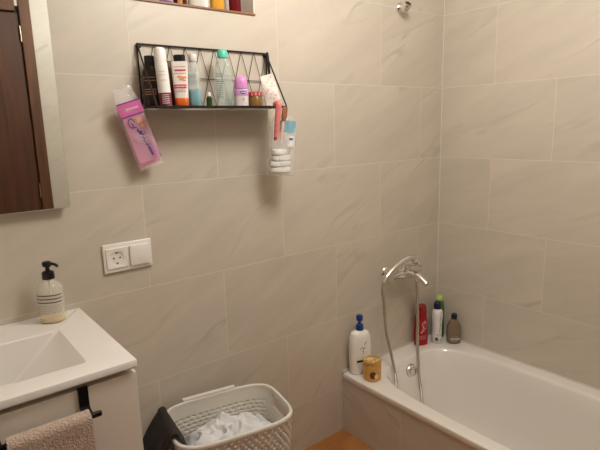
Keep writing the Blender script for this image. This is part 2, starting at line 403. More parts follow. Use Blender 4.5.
# ------------------------------------------------------------------ soap dispenser on the basin
def pump_head(par, z, s, m, ang, style=0):
    """collar, stem and nozzle as one pump part"""
    bm = bmesh.new()
    Shape([(z-.001, .0165*s, .0165*s), (z, .017*s, .017*s), (z+.018*s, .016*s, .016*s), (z+.021*s, .012*s, .012*s), (z+.022*s, .006*s, .006*s), (z+.038*s, .0055*s, .0055*s)], 20).mesh(0, bm)
    Shape([(z+.034*s, .011*s, .009*s), (z+.038*s, .013*s, .010*s), (z+.046*s, .013*s, .010*s), (z+.049*s, .009*s, .007*s)], 20).mesh(0, bm)
    d = Vector((math.cos(ang), math.sin(ang), 0))
    tube(bm, [Vector((0, 0, z+.043*s)), Vector((0, 0, z+.0435*s))+d*.020*s, Vector((0, 0, z+.041*s))+d*.034*s, Vector((0, 0, z+.036*s))+d*.039*s], .0042*s, 10, 4)
    return obj('pump', bm, m, par, 40)
sd = thing('soap_dispenser', 'clear pump soap bottle with black pump and yellowish soap, on the white washbasin', 'soap dispenser', (-1.855, -.062, .8705), (0, 0, math.radians(-30)))
sh = Shape([(0, .028, .026, 2.3), (.002, .032, .029, 2.5), (.02, .0335, .0305, 2.6), (.085, .0335, .0305, 2.6), (.102, .031, .0285, 2.4), (.113, .022, .021, 2.1), (.120, .014, .014, 2), (.126, .0125, .0125, 2)], 36)
obj('bottle', sh.mesh(), film('milky clear plastic', (240, 234, 222), .30), sd, 40)
inner = Shape([(.003, .0295, .0265, 2.5), (.006, .031, .028, 2.6), (.015, .0315, .0285, 2.6)], 36)
obj('liquid_soap', inner.mesh(), mat('yellow soap', (238, 214, 158), .3, sss=.3), sd, 40)
bm = bmesh.new(); tube(bm, [(0, 0, .125), (.004, 0, .01)], .0022, 8)
obj('dip_tube', bm, M_white, sd, 60)
M_lab = film('clear white label', (236, 230, 218), .45, .5)
M_ink = mat('dark print', (74, 66, 64), .6)
obj('label', sh.patch(F-1.15, F+1.25, .026, .088, .0004), M_lab, sd, 60)
bm = bmesh.new()
for z in (.080, .070, .060): sh.patch(F-1.0, F+1.15, z, z+.0032, .0009, bm, 14, 1)
obj('label_line', bm, M_ink, sd)
obj('label_print', textlines(sh, F-.9, F+1.1, (.052, .047, .042, .037, .032), .0016, 3), mat('grey print', (130, 122, 114), .6), sd)
ph = pump_head(sd, .124, .98, M_blackp, math.radians(-30))

# ------------------------------------------------------------------ socket
so = thing('wall_socket', 'white double wall plate with a round power socket and a blank switch', 'socket', (-1.6095, 0, 1.003))
obj('plate', bx(-.077, .077, -.0085, -.0005, -.0455, .0455, .003, seg=3), M_white, so, 40)
# socket insert: square plate with round well
bm = bmesh.new(); n = 48; cx = -.0365
def sq(cx, h, y, e=30): return [Vector((p.x, y, p.y)) for p in [Vector((cx+h*math.cos(2*PI*i/n)/((abs(math.cos(2*PI*i/n))**e+abs(math.sin(2*PI*i/n))**e)**(1/e)), h*math.sin(2*PI*i/n)/((abs(math.cos(2*PI*i/n))**e+abs(math.sin(2*PI*i/n))**e)**(1/e)), 0)) for i in range(n)]]
ring_loft(bm, [sq(cx, .0325, -.0086), sq(cx, .0325, -.0112), sq(cx, .0315, -.012), sq(cx, .0205, -.012, 2), sq(cx, .0195, -.0115, 2), sq(cx, .019, -.0090, 2), sq(cx, .006, -.0090, 2)])
obj('socket_insert', bm, M_white, so, 30)
for dx in (-.0095, .0095):
    bm = bmesh.new(); ring_loft(bm, [[Vector((cx+dx+.0030*math.cos(2*PI*i/12), y, .0030*math.sin(2*PI*i/12))) for i in range(12)] for y in (-.0089, -.0094)]); obj('pin_hole', bm, M_gap, so)
for dz in (.0170, -.0170):
    obj('earth_clip', bx(cx-.0028, cx+.0028, -.0116, -.0091, dz-.0028, dz+.0028, .0006), mat('brass clip', (150, 120, 70), .3, metal=1), so)
obj('switch_rocker', bx(.004, .069, -.0155, -.0087, -.0325, .0325, .002, seg=2), M_white, so, 40)

# ------------------------------------------------------------------ wire shelf
SX0, SX1, SD, SZ0, SZ1 = -1.523, -1.049, -.118, 1.4560, 1.6470
sf = thing('wire_wall_shelf', 'black wire wall shelf with a criss-cross back, full of toiletries', 'shelf', (0, 0, 0))
yb = -.006
bm = bmesh.new()
for a, b in (((SX0, yb, SZ0+.003), (SX0, yb, SZ1)), ((SX0, yb, SZ1), (SX1, yb, SZ1)), ((SX1, yb, SZ1), (SX1, yb, SZ0+.003))): tube(bm, [a, b], .0028, 8)
for p in ((SX0, yb, SZ1), (SX1, yb, SZ1)): sph(bm, p, .0030, 8)
obj('back_frame', bm, M_wire, sf, 50)
bm = bmesh.new(); nX = 9; dx = (SX1-SX0)/nX
for k in range(nX):
    xa, xb = SX0+dx*k, SX0+dx*(k+1)
    tube(bm, [(xa, yb, SZ1), (xb, yb, SZ0+.004)], .0009, 6); tube(bm, [(xb, yb+.0015, SZ1), (xa, yb+.0015, SZ0+.004)], .0009, 6)
tube(bm, [(SX0, yb, (SZ0+SZ1)/2), (SX1, yb, (SZ0+SZ1)/2)], .0014, 6)
obj('lattice', bm, M_wire, sf, 50)
for x in (SX0, SX1):
    bm = bmesh.new(); tube(bm, [(x, yb, SZ1), (x, SD, SZ0+.004)], .0026, 8); obj('side_bar', bm, M_wire, sf, 50)
bm = bmesh.new(); box(bm, SX0, SX1, SD, yb, SZ0, SZ0+.0022)
box(bm, SX0-.001, SX1+.001, SD-.0018, SD, SZ0-.0015, SZ0+.0045); box(bm, SX0-.0018, SX0-.0002, SD, yb, SZ0-.0015, SZ0+.0045); box(bm, SX1+.0002, SX1+.0018, SD, yb, SZ0-.0015, SZ0+.0045)
obj('shelf_tray', bm, M_wire, sf)
for x in (SX0+.004, SX1-.004):
    bm = bmesh.new(); Shape([(0, .0075, .0075), (.009, .0075, .0075), (.012, .004, .004)], 14).mesh(0, bm); q = obj('wall_screw', bm, M_wire, sf, 40); q.rotation_euler = (PI/2, 0, 0); q.location = (x, -.0005, SZ1-.006)
SZ = SZ0+.0024+.0002

def onshelf(name, label, cat, x, y=-.062, rz=-36, tilt=0, group='toiletries on the wire shelf'):
    return thing(name, label, cat, (x, y, SZ), (0, math.radians(tilt), math.radians(rz)), group)
# 1 dark brown bottle, black cap
t = onshelf('lotion_bottle', 'dark brown bottle with a black cap, leftmost on the wire shelf', 'bottle', -1.503, -.042)
sh = Shape([(0, .022, .015, 3), (.003, .0245, .0175, 3), (.10, .0245, .0175, 3), (.115, .019, .014, 2.5), (.122, .014, .012, 2)], 28)
obj('body', sh.mesh(), mat('dark brown plastic', (46, 26, 20), .2), t, 40)
obj('cap', Shape([(.119, .0145, .0125), (.120, .0155, .0135), (.148, .0155, .0135), (.150, .014, .012)], 22).mesh(), M_blackp, t, 40)
obj('label_print', textlines(sh, F-.7, F+.7, (.085, .076, .05, .043, .036), .003, 5), mat('tan print', (150, 110, 84), .5), t)
# 2 white aerosol with plum band
t = onshelf('spray_can', 'tall white spray can with a plum lower band, second from left on wire shelf', 'spray can', -1.477, -.080, tilt=-3)
sh = Shape([(0, .0165, .0165), (.002, .0185, .0185), (.125, .0185, .0185), (.134, .0168, .0168)], 30)
obj('body', sh.mesh(), M_white, t, 40)
obj('cap', Shape([(.132, .0168, .0168), (.133, .0178, .0178), (.162, .0172, .0172), (.169, .0145, .0145), (.172, .008, .008)], 28).mesh(), M_white, t, 40)
obj('lower_band', sh.patch(0, 2*PI, .003, .040, .0004, na=30), mat('plum print', (122, 48, 58), .35), t, 60)
bm = textlines(sh, F-.3, F+.9, (.008, .014, .020, .026, .032), .003, 6); obj('label_print', bm, mat('pale print', (226, 206, 206), .5), t)
bm = textlines(sh, F-.3, F+.7, (.075, .09, .1), .002, 8); obj('small_print', bm, mat('rose grey print', (190, 176, 170), .5), t)
# 2b amber bottle behind
t = onshelf('serum_bottle', 'reddish amber bottle half hidden between the white spray can and the orange capped tube', 'bottle', -1.4395, -.035)
sh = Shape([(0, .015, .013, 2.6), (.002, .0165, .0145, 2.8), (.10, .0165, .0145, 2.8), (.112, .012, .012), (.122, .011, .011)], 24)
obj('body', sh.mesh(), mat('amber plastic', (112, 60, 40), .2, trans=.25), t, 40)
obj('cap', Shape([(.119, .0115, .0115), (.120, .0122, .0122), (.138, .0122, .0122), (.139, .011, .011)], 20).mesh(), mat('brownish cap', (120, 96, 84), .4), t, 40)
# 3 tube
t = onshelf('cream_tube', 'white squeeze tube with pink writing standing on its orange cap', 'tube', -1.4240, -.078)
obj('cap', Shape([(0, .0195, .013, 3), (.001, .0205, .0135, 3), (.024, .0205, .0135, 3), (.025, .0195, .013, 3)], 28).mesh(), mat('orange cap', (232, 106, 34), .35), t, 40)
sh = Shape([(.0255, .0205, .0135, 3), (.05, .0215, .0120, 2.7), (.09, .0235, .0065, 2.4), (.125, .0245, .0016, 2.2), (.135, .0245, .0012, 2.2)], 32)
obj('body', sh.mesh(), mat('white tube', (240, 232, 222), .35), t, 50)
M_pinkp = mat('pink print', (196, 60, 96), .5); M_orp = mat('salmon print', (226, 150, 110), .5)
bm = sh.patch(F-.9, F+.9, .054, .066, .0006); obj('label_band', bm, M_pinkp, t, 60)
obj('band_print', textlines(sh, F-.8, F+.8, (.058,), .004, 9, off=.0012), mat('pale pink print', (240, 190, 200), .5), t)
obj('title_print', textlines(sh, F-.6, F+.8, (.106,), .005, 10, dens=.9), M_pinkp, t)
obj('small_print', textlines(sh, F-.7, F+.8, (.118, .098, .048, .043), .0022, 11), mat('red brown print', (190, 130, 120), .5), t)
bm = bmesh.new()
for (a, b, c, d) in ((F-.1, F+.5, .078, .084), (F+.2, F+.9, .084, .090), (F-.3, F+.2, .086, .092), (F+.35, F+.8, .076, .080)): sh.patch(a, b, c, d, .0006, bm, 5, 3)
obj('fruit_print', bm, M_orp, t)
# 3b black comb-like hook behind tube
t = onshelf('black_tube', 'slim black capped tube mostly hidden behind the orange capped cream tube', 'tube', -1.401, -.034)
sh = Shape([(0, .0155, .011, 2.6), (.002, .017, .012, 2.6), (.128, .017, .012, 2.6), (.136, .013, .010, 2.2)], 24)
obj('body', sh.mesh(), mat('smoky plastic', (64, 52, 46), .3), t, 40)
obj('cap', Shape([(.134, .016, .011, 2.4), (.135, .018, .012, 2.5), (.158, .018, .012, 2.5), (.160, .016, .010, 2.4)], 24).mesh(), M_blackp, t, 40)
# 4 clear bottle with teal liquid
t = onshelf('micellar_bottle', 'clear bottle half full of turquoise liquid with a white cap on the wire shelf', 'bottle', -1.3720, -.066)
sh = Shape([(0, .017, .013, 3), (.003, .0195, .015, 3), (.115, .0195, .015, 3), (.132, .014, .012, 2.4), (.138, .011, .011), (.142, .011, .011)], 30)
obj('body', sh.mesh(), film('clear bottle plastic', (228, 232, 230), .32), t, 40)
obj('liquid', Shape([(.003, .0170, .0125, 3), (.005, .0182, .0138, 3), (.052, .0182, .0138, 3)], 30).mesh(), mat('turquoise liquid', (92, 196, 208), .2, sss=.2), t, 40)
obj('label', sh.patch(F-.8, F+.8, .055, .106, .0005), film('frosted label', (226, 228, 222), .5, .5), t, 60)
obj('label_print', textlines(sh, F-.6, F+.6, (.095, .088, .075, .068), .003, 12), mat('blue grey print', (150, 172, 178), .5), t)
obj('cap', Shape([(.137, .0125, .0125), (.138, .0132, .0132), (.158, .0125, .0125), (.160, .0115, .0115)], 22).mesh(), mat('milky cap', (226, 222, 214), .3), t, 40)
# 5 little green bottle
t = onshelf('essence_vial', 'tiny dark green bottle with a white cap in front of the criss-cross wires', 'bottle', -1.3195, -.062)
sh = Shape([(0, .0085, .0085), (.001, .0095, .0095), (.028, .0095, .0095), (.032, .006, .006), (.034, .006, .006)], 20)
obj('body', sh.mesh(), mat('dark green glass', (44, 66, 28), .12), t, 40)
obj('cap', Shape([(.0335, .0062, .0062), (.034, .0066, .0066), (.044, .0060, .0060), (.046, .004, .004)], 16).mesh(), M_white, t, 40)
# 6 large clear bottle, mint cap
t = onshelf('tonic_bottle', 'large empty-looking clear bottle with a mint green cap, tallest on the wire shelf', 'bottle', -1.2640, -.066)
sh = Shape([(0, .026, .019, 3), (.003, .029, .022, 3), (.110, .029, .022, 3), (.135, .025, .020, 2.6), (.152, .017, .016, 2.2), (.157, .0155, .0155)], 36)
obj('body', sh.mesh(), film('clear greenish bottle', (204, 220, 212), .28, .1), t, 40)
obj('label_print', textlines(sh, F-.75, F-.05, (.03, .037, .044, .051, .058, .065, .072, .079, .095, .102), .0028, 14), mat('teal grey print', (120, 150, 142), .5), t)
obj('label', sh.patch(F+.1, F+1.0, .02, .10, .0005), mat('greenish label', (180, 196, 186), .5, alpha=.25), t, 60)
obj('cap', Shape([(.154, .016, .016), (.155, .0178, .0178), (.172, .0170, .0170), (.179, .0135, .0135), (.181, .007, .007)], 24).mesh(), mat('mint cap', (92, 200, 172), .35), t, 40)
# 7 roll-on
t = onshelf('roll_on_deodorant', 'roll-on deodorant with a domed pink cap and blue oval mark', 'deodorant', -1.1985, -.066)
sh = Shape([(0, .020, .0155, 2.6), (.002, .0228, .0175, 2.6), (.045, .0238, .0185, 2.6), (.056, .022, .018, 2.4), (.058, .021, .018, 2.2)], 30)
obj('body', sh.mesh(), mat('pale lilac plastic', (226, 212, 208), .3), t, 40)
s2 = Shape([(.0585, .0212, .0185, 2.2), (.059, .0222, .0195, 2.2), (.080, .0222, .0195, 2.2), (.091, .0195, .017, 2.1), (.099, .0135, .012), (.102, .004, .004)], 30)
obj('cap', s2.mesh(), mat('orchid cap', (218, 142, 202), .3), t, 50)
obj('band', sh.patch(0, 2*PI, .036, .0555, .0004, na=30), mat('orchid band', (220, 150, 204), .35), t, 60)
def oval(sh, a, z, ra, rz_, off):
    bm = bmesh.new(); c = bm.verts.new(sh.at(a, z, off)); R = [bm.verts.new(sh.at(a+ra*math.cos(2*PI*i/24), z+rz_*math.sin(2*PI*i/24), off)) for i in range(24)]
    for i in range(24): bm.faces.new((c, R[i], R[(i+1) % 24]))
    return bm
obj('logo_oval', oval(sh, F+.30, .047, .58, .0065, .0012), mat('white oval', (230, 226, 236), .4), t)
obj('logo_oval', oval(sh, F+.30, .047, .50, .0052, .0018), mat('blue oval', (44, 66, 150), .4), t)
obj('logo_print', textlines(sh, F-.02, F+.62, (.0458,), .0026, 15, off=.0023, dens=.85), M_white, t)
obj('drop_print', oval(sh, F+.3, .024, .14, .004, .0010), mat('lilac print', (180, 160, 196), .4), t)
# 8 jar
t = onshelf('scrub_jar', 'small olive brown jar with a pinkish red lid between the deodorant and the dotted sachet', 'jar', -1.1430, -.066)
sh = Shape([(0, .022, .022), (.002, .0245, .0245), (.034, .0245, .0245), (.036, .023, .023)], 30)
obj('body', sh.mesh(), mat('olive amber glass', (126, 92, 44), .25), t, 40)
s2 = Shape([(.0355, .0235, .0235), (.036, .0255, .0255), (.048, .0255, .0255), (.050, .0235, .0235)], 30)
obj('lid', s2.mesh(), mat('rose red lid', (176, 70, 70), .4), t, 40)
bm = bmesh.new()
for k in range(12): s2.patch(2*PI*k/12, 2*PI*k/12+.22, .037, .047, .0006, bm, 2, 1)
obj('lid_ridge', bm, mat('pale rose', (222, 150, 140), .5), t)
# 9 dotted sachet, leaning in front
t = thing('face_mask_sachet', 'white paper sachet with pink flecks leaning at the right end of the wire shelf', 'sachet', (-1.0800, -.092, SZ), (math.radians(-6), math.radians(-13), math.radians(-30)), 'toiletries on the wire shelf')
bm = bmesh.new(); nx_, nz_ = 10, 16
def sachet_pt(u, v, s):
    puff = .0045*(max(0, math.sin(PI*u))**.6)*(max(0, math.sin(PI*min(1, max(0, (v-.05)/.9))))**.6)
    return Vector(((u-.5)*(.046+.008*(1-v)), s*(puff+.0003)+.002*math.sin(v*7+u*3), v*.112))
for s in (-1, 1):
    R = [[bm.verts.new(sachet_pt(i/nx_, j/nz_, s)) for i in range(nx_+1)] for j in range(nz_+1)]
    for a, b in zip(R, R[1:]):
        for i in range(nx_): bm.faces.new((a[i], a[i+1], b[i+1], b[i]))
bmesh.ops.remove_doubles(bm, verts=bm.verts[:], dist=.0007)
m_s = mat('flecked paper', (238, 228, 218), .55)
nt = m_s.node_tree; vo = nt.nodes.new('ShaderNodeTexVoronoi'); vo.inputs['Scale'].default_value = 85; tc = nt.nodes.new('ShaderNodeTexCoord'); nt.links.new(tc.outputs['Object'], vo.inputs['Vector'])
mr = nt.nodes.new('ShaderNodeMapRange'); mr.inputs[1].default_value = .25; mr.inputs[2].default_value = .4; nt.links.new(vo.outputs['Distance'], mr.inputs[0])
mx = nt.nodes.new('ShaderNodeMix'); mx.data_type = 'RGBA'; mx.inputs[6].default_value = (*lin((222, 190, 180)), 1); mx.inputs[7].default_value = (*lin((236, 224, 212)), 1); nt.links.new(mr.outputs[0], mx.inputs[0]); nt.links.new(mx.outputs[2], nt.nodes['Principled BSDF'].inputs['Base Color'])
obj('packet', bm, m_s, t, 60)
# strap hanging on the right top corner
t = thing('hair_tie', 'thin black loop hanging from the top right corner of the wire shelf', 'loop', (-1.054, -.022, 1.640))
bm = bmesh.new(); tube(bm, [(-.0060, -.004, .004), (-.0062, -.008, -.03), (-.004, -.010, -.075), (.0, -.011, -.078), (.001, -.010, -.074), (-.0005, -.008, -.03), (-.001, -.004, .004), (-.0035, -.002, .0085), (-.0060, -.004, .004)], .0024, 8, 6)
obj('loop', bm, M_blackp, t, 60)

# ------------------------------------------------------------------ razor packet hanging on the left
pk = thing('razor_packet', 'clear plastic packet with pink razors hanging from the left corner of the wire shelf', 'packet', (-1.594, -.036, 1.514), (0, math.radians(-17), math.radians(-6)))
def bag(w0, w1, h, th, nx_=20, nz_=34, seed=0, crump=.004, top_pinch=0):
    bm = bmesh.new()
    for s in (-1, 1):
        R = []
        for j in range(nz_+1):
            v = j/nz_; row = []
            for i in range(nx_+1):
                u = i/nx_; w_ = w0+(w1-w0)*v
                if top_pinch and v < .22: w_ *= 1-top_pinch*(1-v/.22)
                edge = (max(0, math.sin(PI*u))**.5)*(max(0, math.sin(PI*v))**.35)
                p = Vector(((u-.5)*w_, s*th/2*edge, -v*h))
                q = noise.noise_vector(Vector((p.x*34+seed, s*2.1, p.z*34)))*crump
                if top_pinch and v < .3: q += noise.noise_vector(Vector((p.x*120+seed, s*3, p.z*90)))*crump*(1-v/.3)
                p += Vector((q.x*.6*(1 if 0 < i < nx_ else .5), q.y*edge*(1 if v > .02 else .2), q.z*.5))
                row.append(bm.verts.new(p))
            R.append(row)
        for a, b in zip(R, R[1:]):
            for i in range(nx_): bm.faces.new((a[i], a[i+1], b[i+1], b[i]))
    bmesh.ops.remove_doubles(bm, verts=bm.verts[:], dist=.0006)
    return bm
M_bagc = film('crinkled clear film', (246, 236, 238), .20)
obj('bag', bag(.080, .078, .246, .026, seed=3, crump=.009, top_pinch=.30), M_bagc, pk, 60)
# printed header band and card
def flat(bm, pts, y):
    vs_ = [bm.verts.new((x, y, z)) for x, z in pts]; bm.faces.new(vs_)
M_pinkc = mat('pink card', (224, 134, 172), .5, var=.12, vscale=30)
obj('backing_card', bx(-.033, .033, .002, .0035, -.238, -.044), M_pinkc, pk)
bm = bmesh.new(); R = [[bm.verts.new((-.036+.072*i/10, -.0135-.0012*math.sin(PI*i/10), -.042-.040*j)) for i in range(11)] for j in (0, 1)]
for i in range(10): bm.faces.new((R[0][i], R[0][i+1], R[1][i+1], R[1][i]))
hb = obj('header_band', bm, mat('magenta header', (206, 104, 160), .4), pk, 60)
bm = bmesh.new(); box(bm, -.036, .036, -.0156, -.0150, -.0440, -.0415); box(bm, -.036, .036, -.0156, -.0150, -.0835, -.0810)
obj('header_edge', bm, mat('navy edge', (84, 60, 120), .4), pk)
bm = bmesh.new(); R_ = random.Random(4); x = -.014
while x < .022:
    w_ = R_.uniform(.002, .004); box(bm, x, x+w_, -.0157, -.0150, -.066, -.0605); x += w_+.001
obj('header_print', bm, mat('pale header print', (236, 190, 216), .5), pk)
# razors: handles and heads
M_rz = mat('pink razor plastic', (226, 120, 160), .25); M_rz2 = mat('lilac razor plastic', (206, 146, 190), .3)
for k, (x0, a) in enumerate(((-.022, .03), (-.004, .03), (.016, .03))):
    bm = bmesh.new()
    tube(bm, [(x0, -.004, -.095), (x0+a*.2, -.007, -.13), (x0+a*.5, -.005, -.17), (x0+a*.8, -.004, -.225)], .004, 10, 5, rad=lambda t: .0028+.0022*math.sin(PI*min(1, t*1.1+.1)))
    box(bm, x0-.0035, x0+.0035, -.010, -.003, -.098, -.088, .001)
    box(bm, x0-.0068, x0+.0068, -.011, -.004, -.0905, -.0845, .0015)
    obj('razor', bm, M_rz if k != 2 else M_rz2, pk, 50)
bm = bmesh.new(); R = [[bm.verts.new((-.034+.068*i/10, -.0128-.0012*math.sin(PI*i/10), -.084-.140*j)) for i in range(11)] for j in (0, 1)]
for i in range(10): bm.faces.new((R[0][i], R[0][i+1], R[1][i+1], R[1][i]))
obj('printed_front', bm, film('lilac pink print', (230, 176, 200), .5, .4), pk, 60)
# printed figure marks: face-like oval outline, blue lettering strokes
M_navy = mat('navy print', (52, 60, 140), .5)
bm = bmesh.new()
def pl(bm, pts, w, y=-.0150):
    for (a, b) in zip(pts, pts[1:]):
        A, B = Vector((a[0], y, a[1])), Vector((b[0], y, b[1])); d = (B-A).normalized(); s = Vector((d.z, 0, -d.x))*w/2
        vs_ = [bm.verts.new(q) for q in (A+s, B+s, B-s, A-s)]; bm.faces.new(vs_)
pl(bm, [(-.013+.0095*math.cos(t*PI/8), -.104+.014*math.sin(t*PI/8)) for t in range(13)], .0028)
pl(bm, [(-.016, -.104), (-.010, -.108), (-.014, -.115), (-.002, -.119)], .0030)
obj('outline_print', bm, mat('purple line print', (96, 66, 110), .5), pk)
bm = bmesh.new()
pl(bm, [(.000, -.124), (-.006, -.130), (.003, -.134), (-.004, -.141)], .0042); pl(bm, [(.006, -.132), (.003, -.142), (.010, -.146)], .0036); pl(bm, [(.0, -.150), (.008, -.156), (.001, -.163), (.009, -.168)], .0040); pl(bm, [(.004, -.172), (.012, -.178)], .0034)
pl(bm, [(.010, -.182), (.013, -.212)], .005)
obj('lettering_print', bm, M_navy, pk)
bm = bmesh.new(); box(bm, .004, .020, -.0148, -.0142, -.108, -.092); box(bm, .010, .022, -.0148, -.0142, -.124, -.114); obj('peach_print', bm, mat('peach print', (232, 166, 120), .5), pk)
bm = bmesh.new(); pl(bm, [(.012, -.135), (.018, -.215)], .0012); pl(bm, [(.004, -.217), (.021, -.221)], .0012); pl(bm, [(.021, -.221), (.016, -.135)], .0012); obj('frame_print', bm, mat('mauve print', (150, 84, 140), .5), pk)
bm = bmesh.new(); tube(bm, [(.004, .0, -.004), (.012, .004, .008), (.026, .02, .006), (.030, .026, -.004)], .0018, 8, 5); obj('hanging_tab', bm, M_bagc, pk, 60)

# ------------------------------------------------------------------ things hanging on the right
bg = thing('cotton_pad_bag', 'clear bag of white cotton pads with light blue print, hanging under the wire shelf', 'bag', (-1.0480, -.098, 1.428), (0, math.radians(5), math.radians(-22)))
obj('bag', bag(.098, .102, .212, .056, seed=9, crump=.010, top_pinch=.35), film('thin clear film', (240, 238, 236), .18), bg, 60)
M_cot = mat('cotton white', (240, 236, 230), .95, bump=.6, bscale=200)
for k in range(4):
    s = Shape([(0, .033, .019, 2.4), (.0025, .039, .024, 2.4), (.010, .0405, .025, 2.4), (.0185, .039, .024, 2.4), (.0208, .033, .019, 2.4)], 26)
    o = obj('cotton_pad', s.mesh(), M_cot, bg, 50); o.location = (.001*(-1)**k-.003, 0, -.200+k*.0210); o.rotation_euler = (0, math.radians(-4+1.2*(-1)**k), .2*k)
def curved_band(x0, x1, z0, z1, th, y0=.0):
    bm = bmesh.new(); R = [[bm.verts.new((x0+(x1-x0)*i/12, -(y0+th*math.sin(PI*(.1+.8*i/12))), z)) for i in range(13)] for z in (z0, z0*.5+z1*.5, z1)]
    for a, b in zip(R, R[1:]):
        for i in range(12): bm.faces.new((a[i], a[i+1], b[i+1], b[i]))
    return bm
obj('blue_print', curved_band(-.014, .044, -.058, -.018, .027), film('light blue print', (96, 178, 206), .75, .4), bg, 60)
obj('white_label', curved_band(.000, .044, -.106, -.070, .029), mat('bag label', (236, 234, 230), .5), bg, 60)
bm = curved_band(.006, .040, -.084, -.077, .0305); obj('label_print', bm, mat('steel blue print', (76, 108, 150), .5), bg, 60)

br = thing('plastic_brush', 'coral red marbled brush hanging over the shelf front edge, beside the wooden handled one', 'brush', (-1.1010, -.1275, 1.455), (0, math.radians(6), 0))
bm = bmesh.new()
tube(bm, [(.008, .012, .010), (.005, -.005, .012), (.003, -.010, .0), (.001, -.010, -.045), (0, -.009, -.085), (-.001, -.009, -.102)], .006, 12, 6, rad=lambda t: .0125-.0050*t)
obj('handle', bm, mat('coral marbled plastic', (220, 124, 118), .3, var=.45, vscale=60), br, 60)
bm = bmesh.new(); tube(bm, [(-.001, -.0085, -.060), (-.0025, -.009, -.100), (-.003, -.009, -.112)], .007, 12, 4, rad=lambda t: .0062-.002*t)
obj('tip', bm, mat('deep raspberry plastic', (160, 44, 62), .35), br, 60)

wb = thing('wooden_brush', 'brush with a short brown wooden handle hanging at the right corner of the shelf', 'brush', (-1.0640, -.1300, 1.452), (0, math.radians(12), 0))
bm = bmesh.new()
R = []
for (z, a, b) in ((.004, .008, .0045), (-.002, .0105, .0055), (-.03, .0105, .0060), (-.038, .0085, .0055), (-.044, .0062, .0045)): R.append((z, a, b, 2.6))
obj('handle', Shape(R[::-1], 18).mesh(), mat('brown wood', (146, 92, 58), .5, var=.15, vscale=40), wb, 50)
obj('shaft', Shape([(-.115, .004, .003), (-.09, .0052, .0036), (-.0445, .0048, .0034)], 14).mesh(), mat('pale pink shaft', (222, 186, 168), .4), wb, 50)

# ------------------------------------------------------------------ things in the window recess
zn = NZ0+.0078
def cont(name, label, cat, x, y, h, rx, ry, col, e=2.4, cap=None, g='bottles in the window recess', trans=0):
    t = thing(name, label, cat, (x, y, zn), (0, 0, math.radians(-30)), g)
    obj('body', Shape([(0, rx*.9, ry*.9, e), (.003, rx, ry, e), (h*.72, rx, ry, e), (h*.82, rx*.7, ry*.7, 2.1), (h*.84, rx*.45, ry*.45, 2)], 26).mesh(), mat(name+' body', col, .25, trans=trans), t, 40)
    obj('cap', Shape([(h*.835, rx*.48, rx*.48), (h*.84, rx*.52, rx*.52), (h, rx*.5, rx*.5)], 20).mesh(), mat(name+' cap', cap or col, .35), t, 40)
    return t
cont('shampoo_bottle', 'dark crimson bottle at the right end of the window recess', 'bottle', -1.138, .045, .19, .021, .016, (104, 14, 26))
cont('oil_bottle', 'amber yellow bottle in the window recess, left of the crimson one', 'bottle', -1.208, .045, .17, .024, .018, (224, 166, 62), cap=(240, 236, 226))
t = cont('white_flask', 'broad white bottle in the window recess, left of the amber one', 'bottle', -1.280, .045, .18, .033, .02, (240, 236, 226), e=3)
cont('brown_jar', 'squat brown jar with an orange label in the window recess', 'jar', -1.345, .045, .11, .022, .022, (70, 34, 22), cap=(30, 20, 18))
obj('label', Shape([(.004, .0226, .0226), (.024, .0226, .0226)], 26).mesh(), mat('orange label', (206, 140, 74), .5), bpy.data.objects['brown_jar'])
cont('purple_bottle', 'white bottle with a purple base, leftmost in the window recess', 'bottle', -1.398, .045, .16, .02, .016, (230, 222, 230), cap=(120, 70, 140))
obj('base_band', Shape([(.0005, .0204, .0164, 2.4), (.012, .0206, .0166, 2.4)], 26).mesh(), mat('purple band', (110, 60, 130), .4), bpy.data.objects['purple_bottle'])

# ------------------------------------------------------------------ shower bracket on the wall
sb = thing('shower_holder', 'small chrome shower holder mounted high on the tiled wall', 'shower holder', (-.323, 0, 1.886))
q = obj('rosette', lathe([(0, 0), (.022, 0), (.0225, .004), (.019, .010), (.013, .014), (.012, .030), (0, .031)], 26).mesh(), M_chrome, sb, 40); q.rotation_euler = (PI/2, 0, 0); q.location = (0, -.0005, 0)
bm = bmesh.new(); n = 24; Rr = []
for (r, z) in ((.017, -.016), (.0185, -.012), (.019, .012), (.017, .016), (.0125, .0155), (.011, .0), (.0118, -.0155), (.017, -.016)): Rr.append([Vector((r*math.cos(2*PI*i/n), r*math.sin(2*PI*i/n), z)) for i in range(n)])
ring_loft(bm, Rr, False, False); bmesh.ops.remove_doubles(bm, verts=bm.verts[:], dist=1e-5)
q = obj('cradle', bm, M_chrome, sb, 40); q.location = (-.006, -.044, -.004); q.rotation_euler = (math.radians(52), math.radians(-12), 0)

# ------------------------------------------------------------------ bath mixer, hand shower, hose
mx_ = thing('bath_mixer', 'chrome wall mounted bath mixer tap above the end of the bathtub', 'tap', (-.330, 0, .697))
for dx in (-.075, .075):
    q = obj('wall_flange', lathe([(0, 0), (.030, 0), (.030, .003), (.024, .012), (.015, .017), (.0145, .040), (0, .041)], 26).mesh(), M_chrome, mx_, 40); q.rotation_euler = (PI/2, 0, 0); q.location = (dx, -.0005, .004)
bm = bmesh.new(); tube(bm, [(-.100, -.058, .0), (-.098, -.058, .0), (-.06, -.058, 0), (-.025, -.060, 0), (.025, -.060, 0), (.06, -.058, 0), (.098, -.058, 0), (.100, -.058, 0)], .018, 20, 4, rad=lambda t: .0185+.007*math.exp(-((t-.5)/.16)**2))
q = obj('mixer_body', bm, M_chrome, mx_, 40)
bm = bmesh.new(); tube(bm, [(.0, -.066, -.004), (.0, -.100, .001), (.0, -.135, -.003), (.0, -.165, -.018), (.0, -.185, -.030)], .012, 16, 6, rad=lambda t: .0185-.0055*t)
obj('spout', bm, M_chrome, mx_, 50)
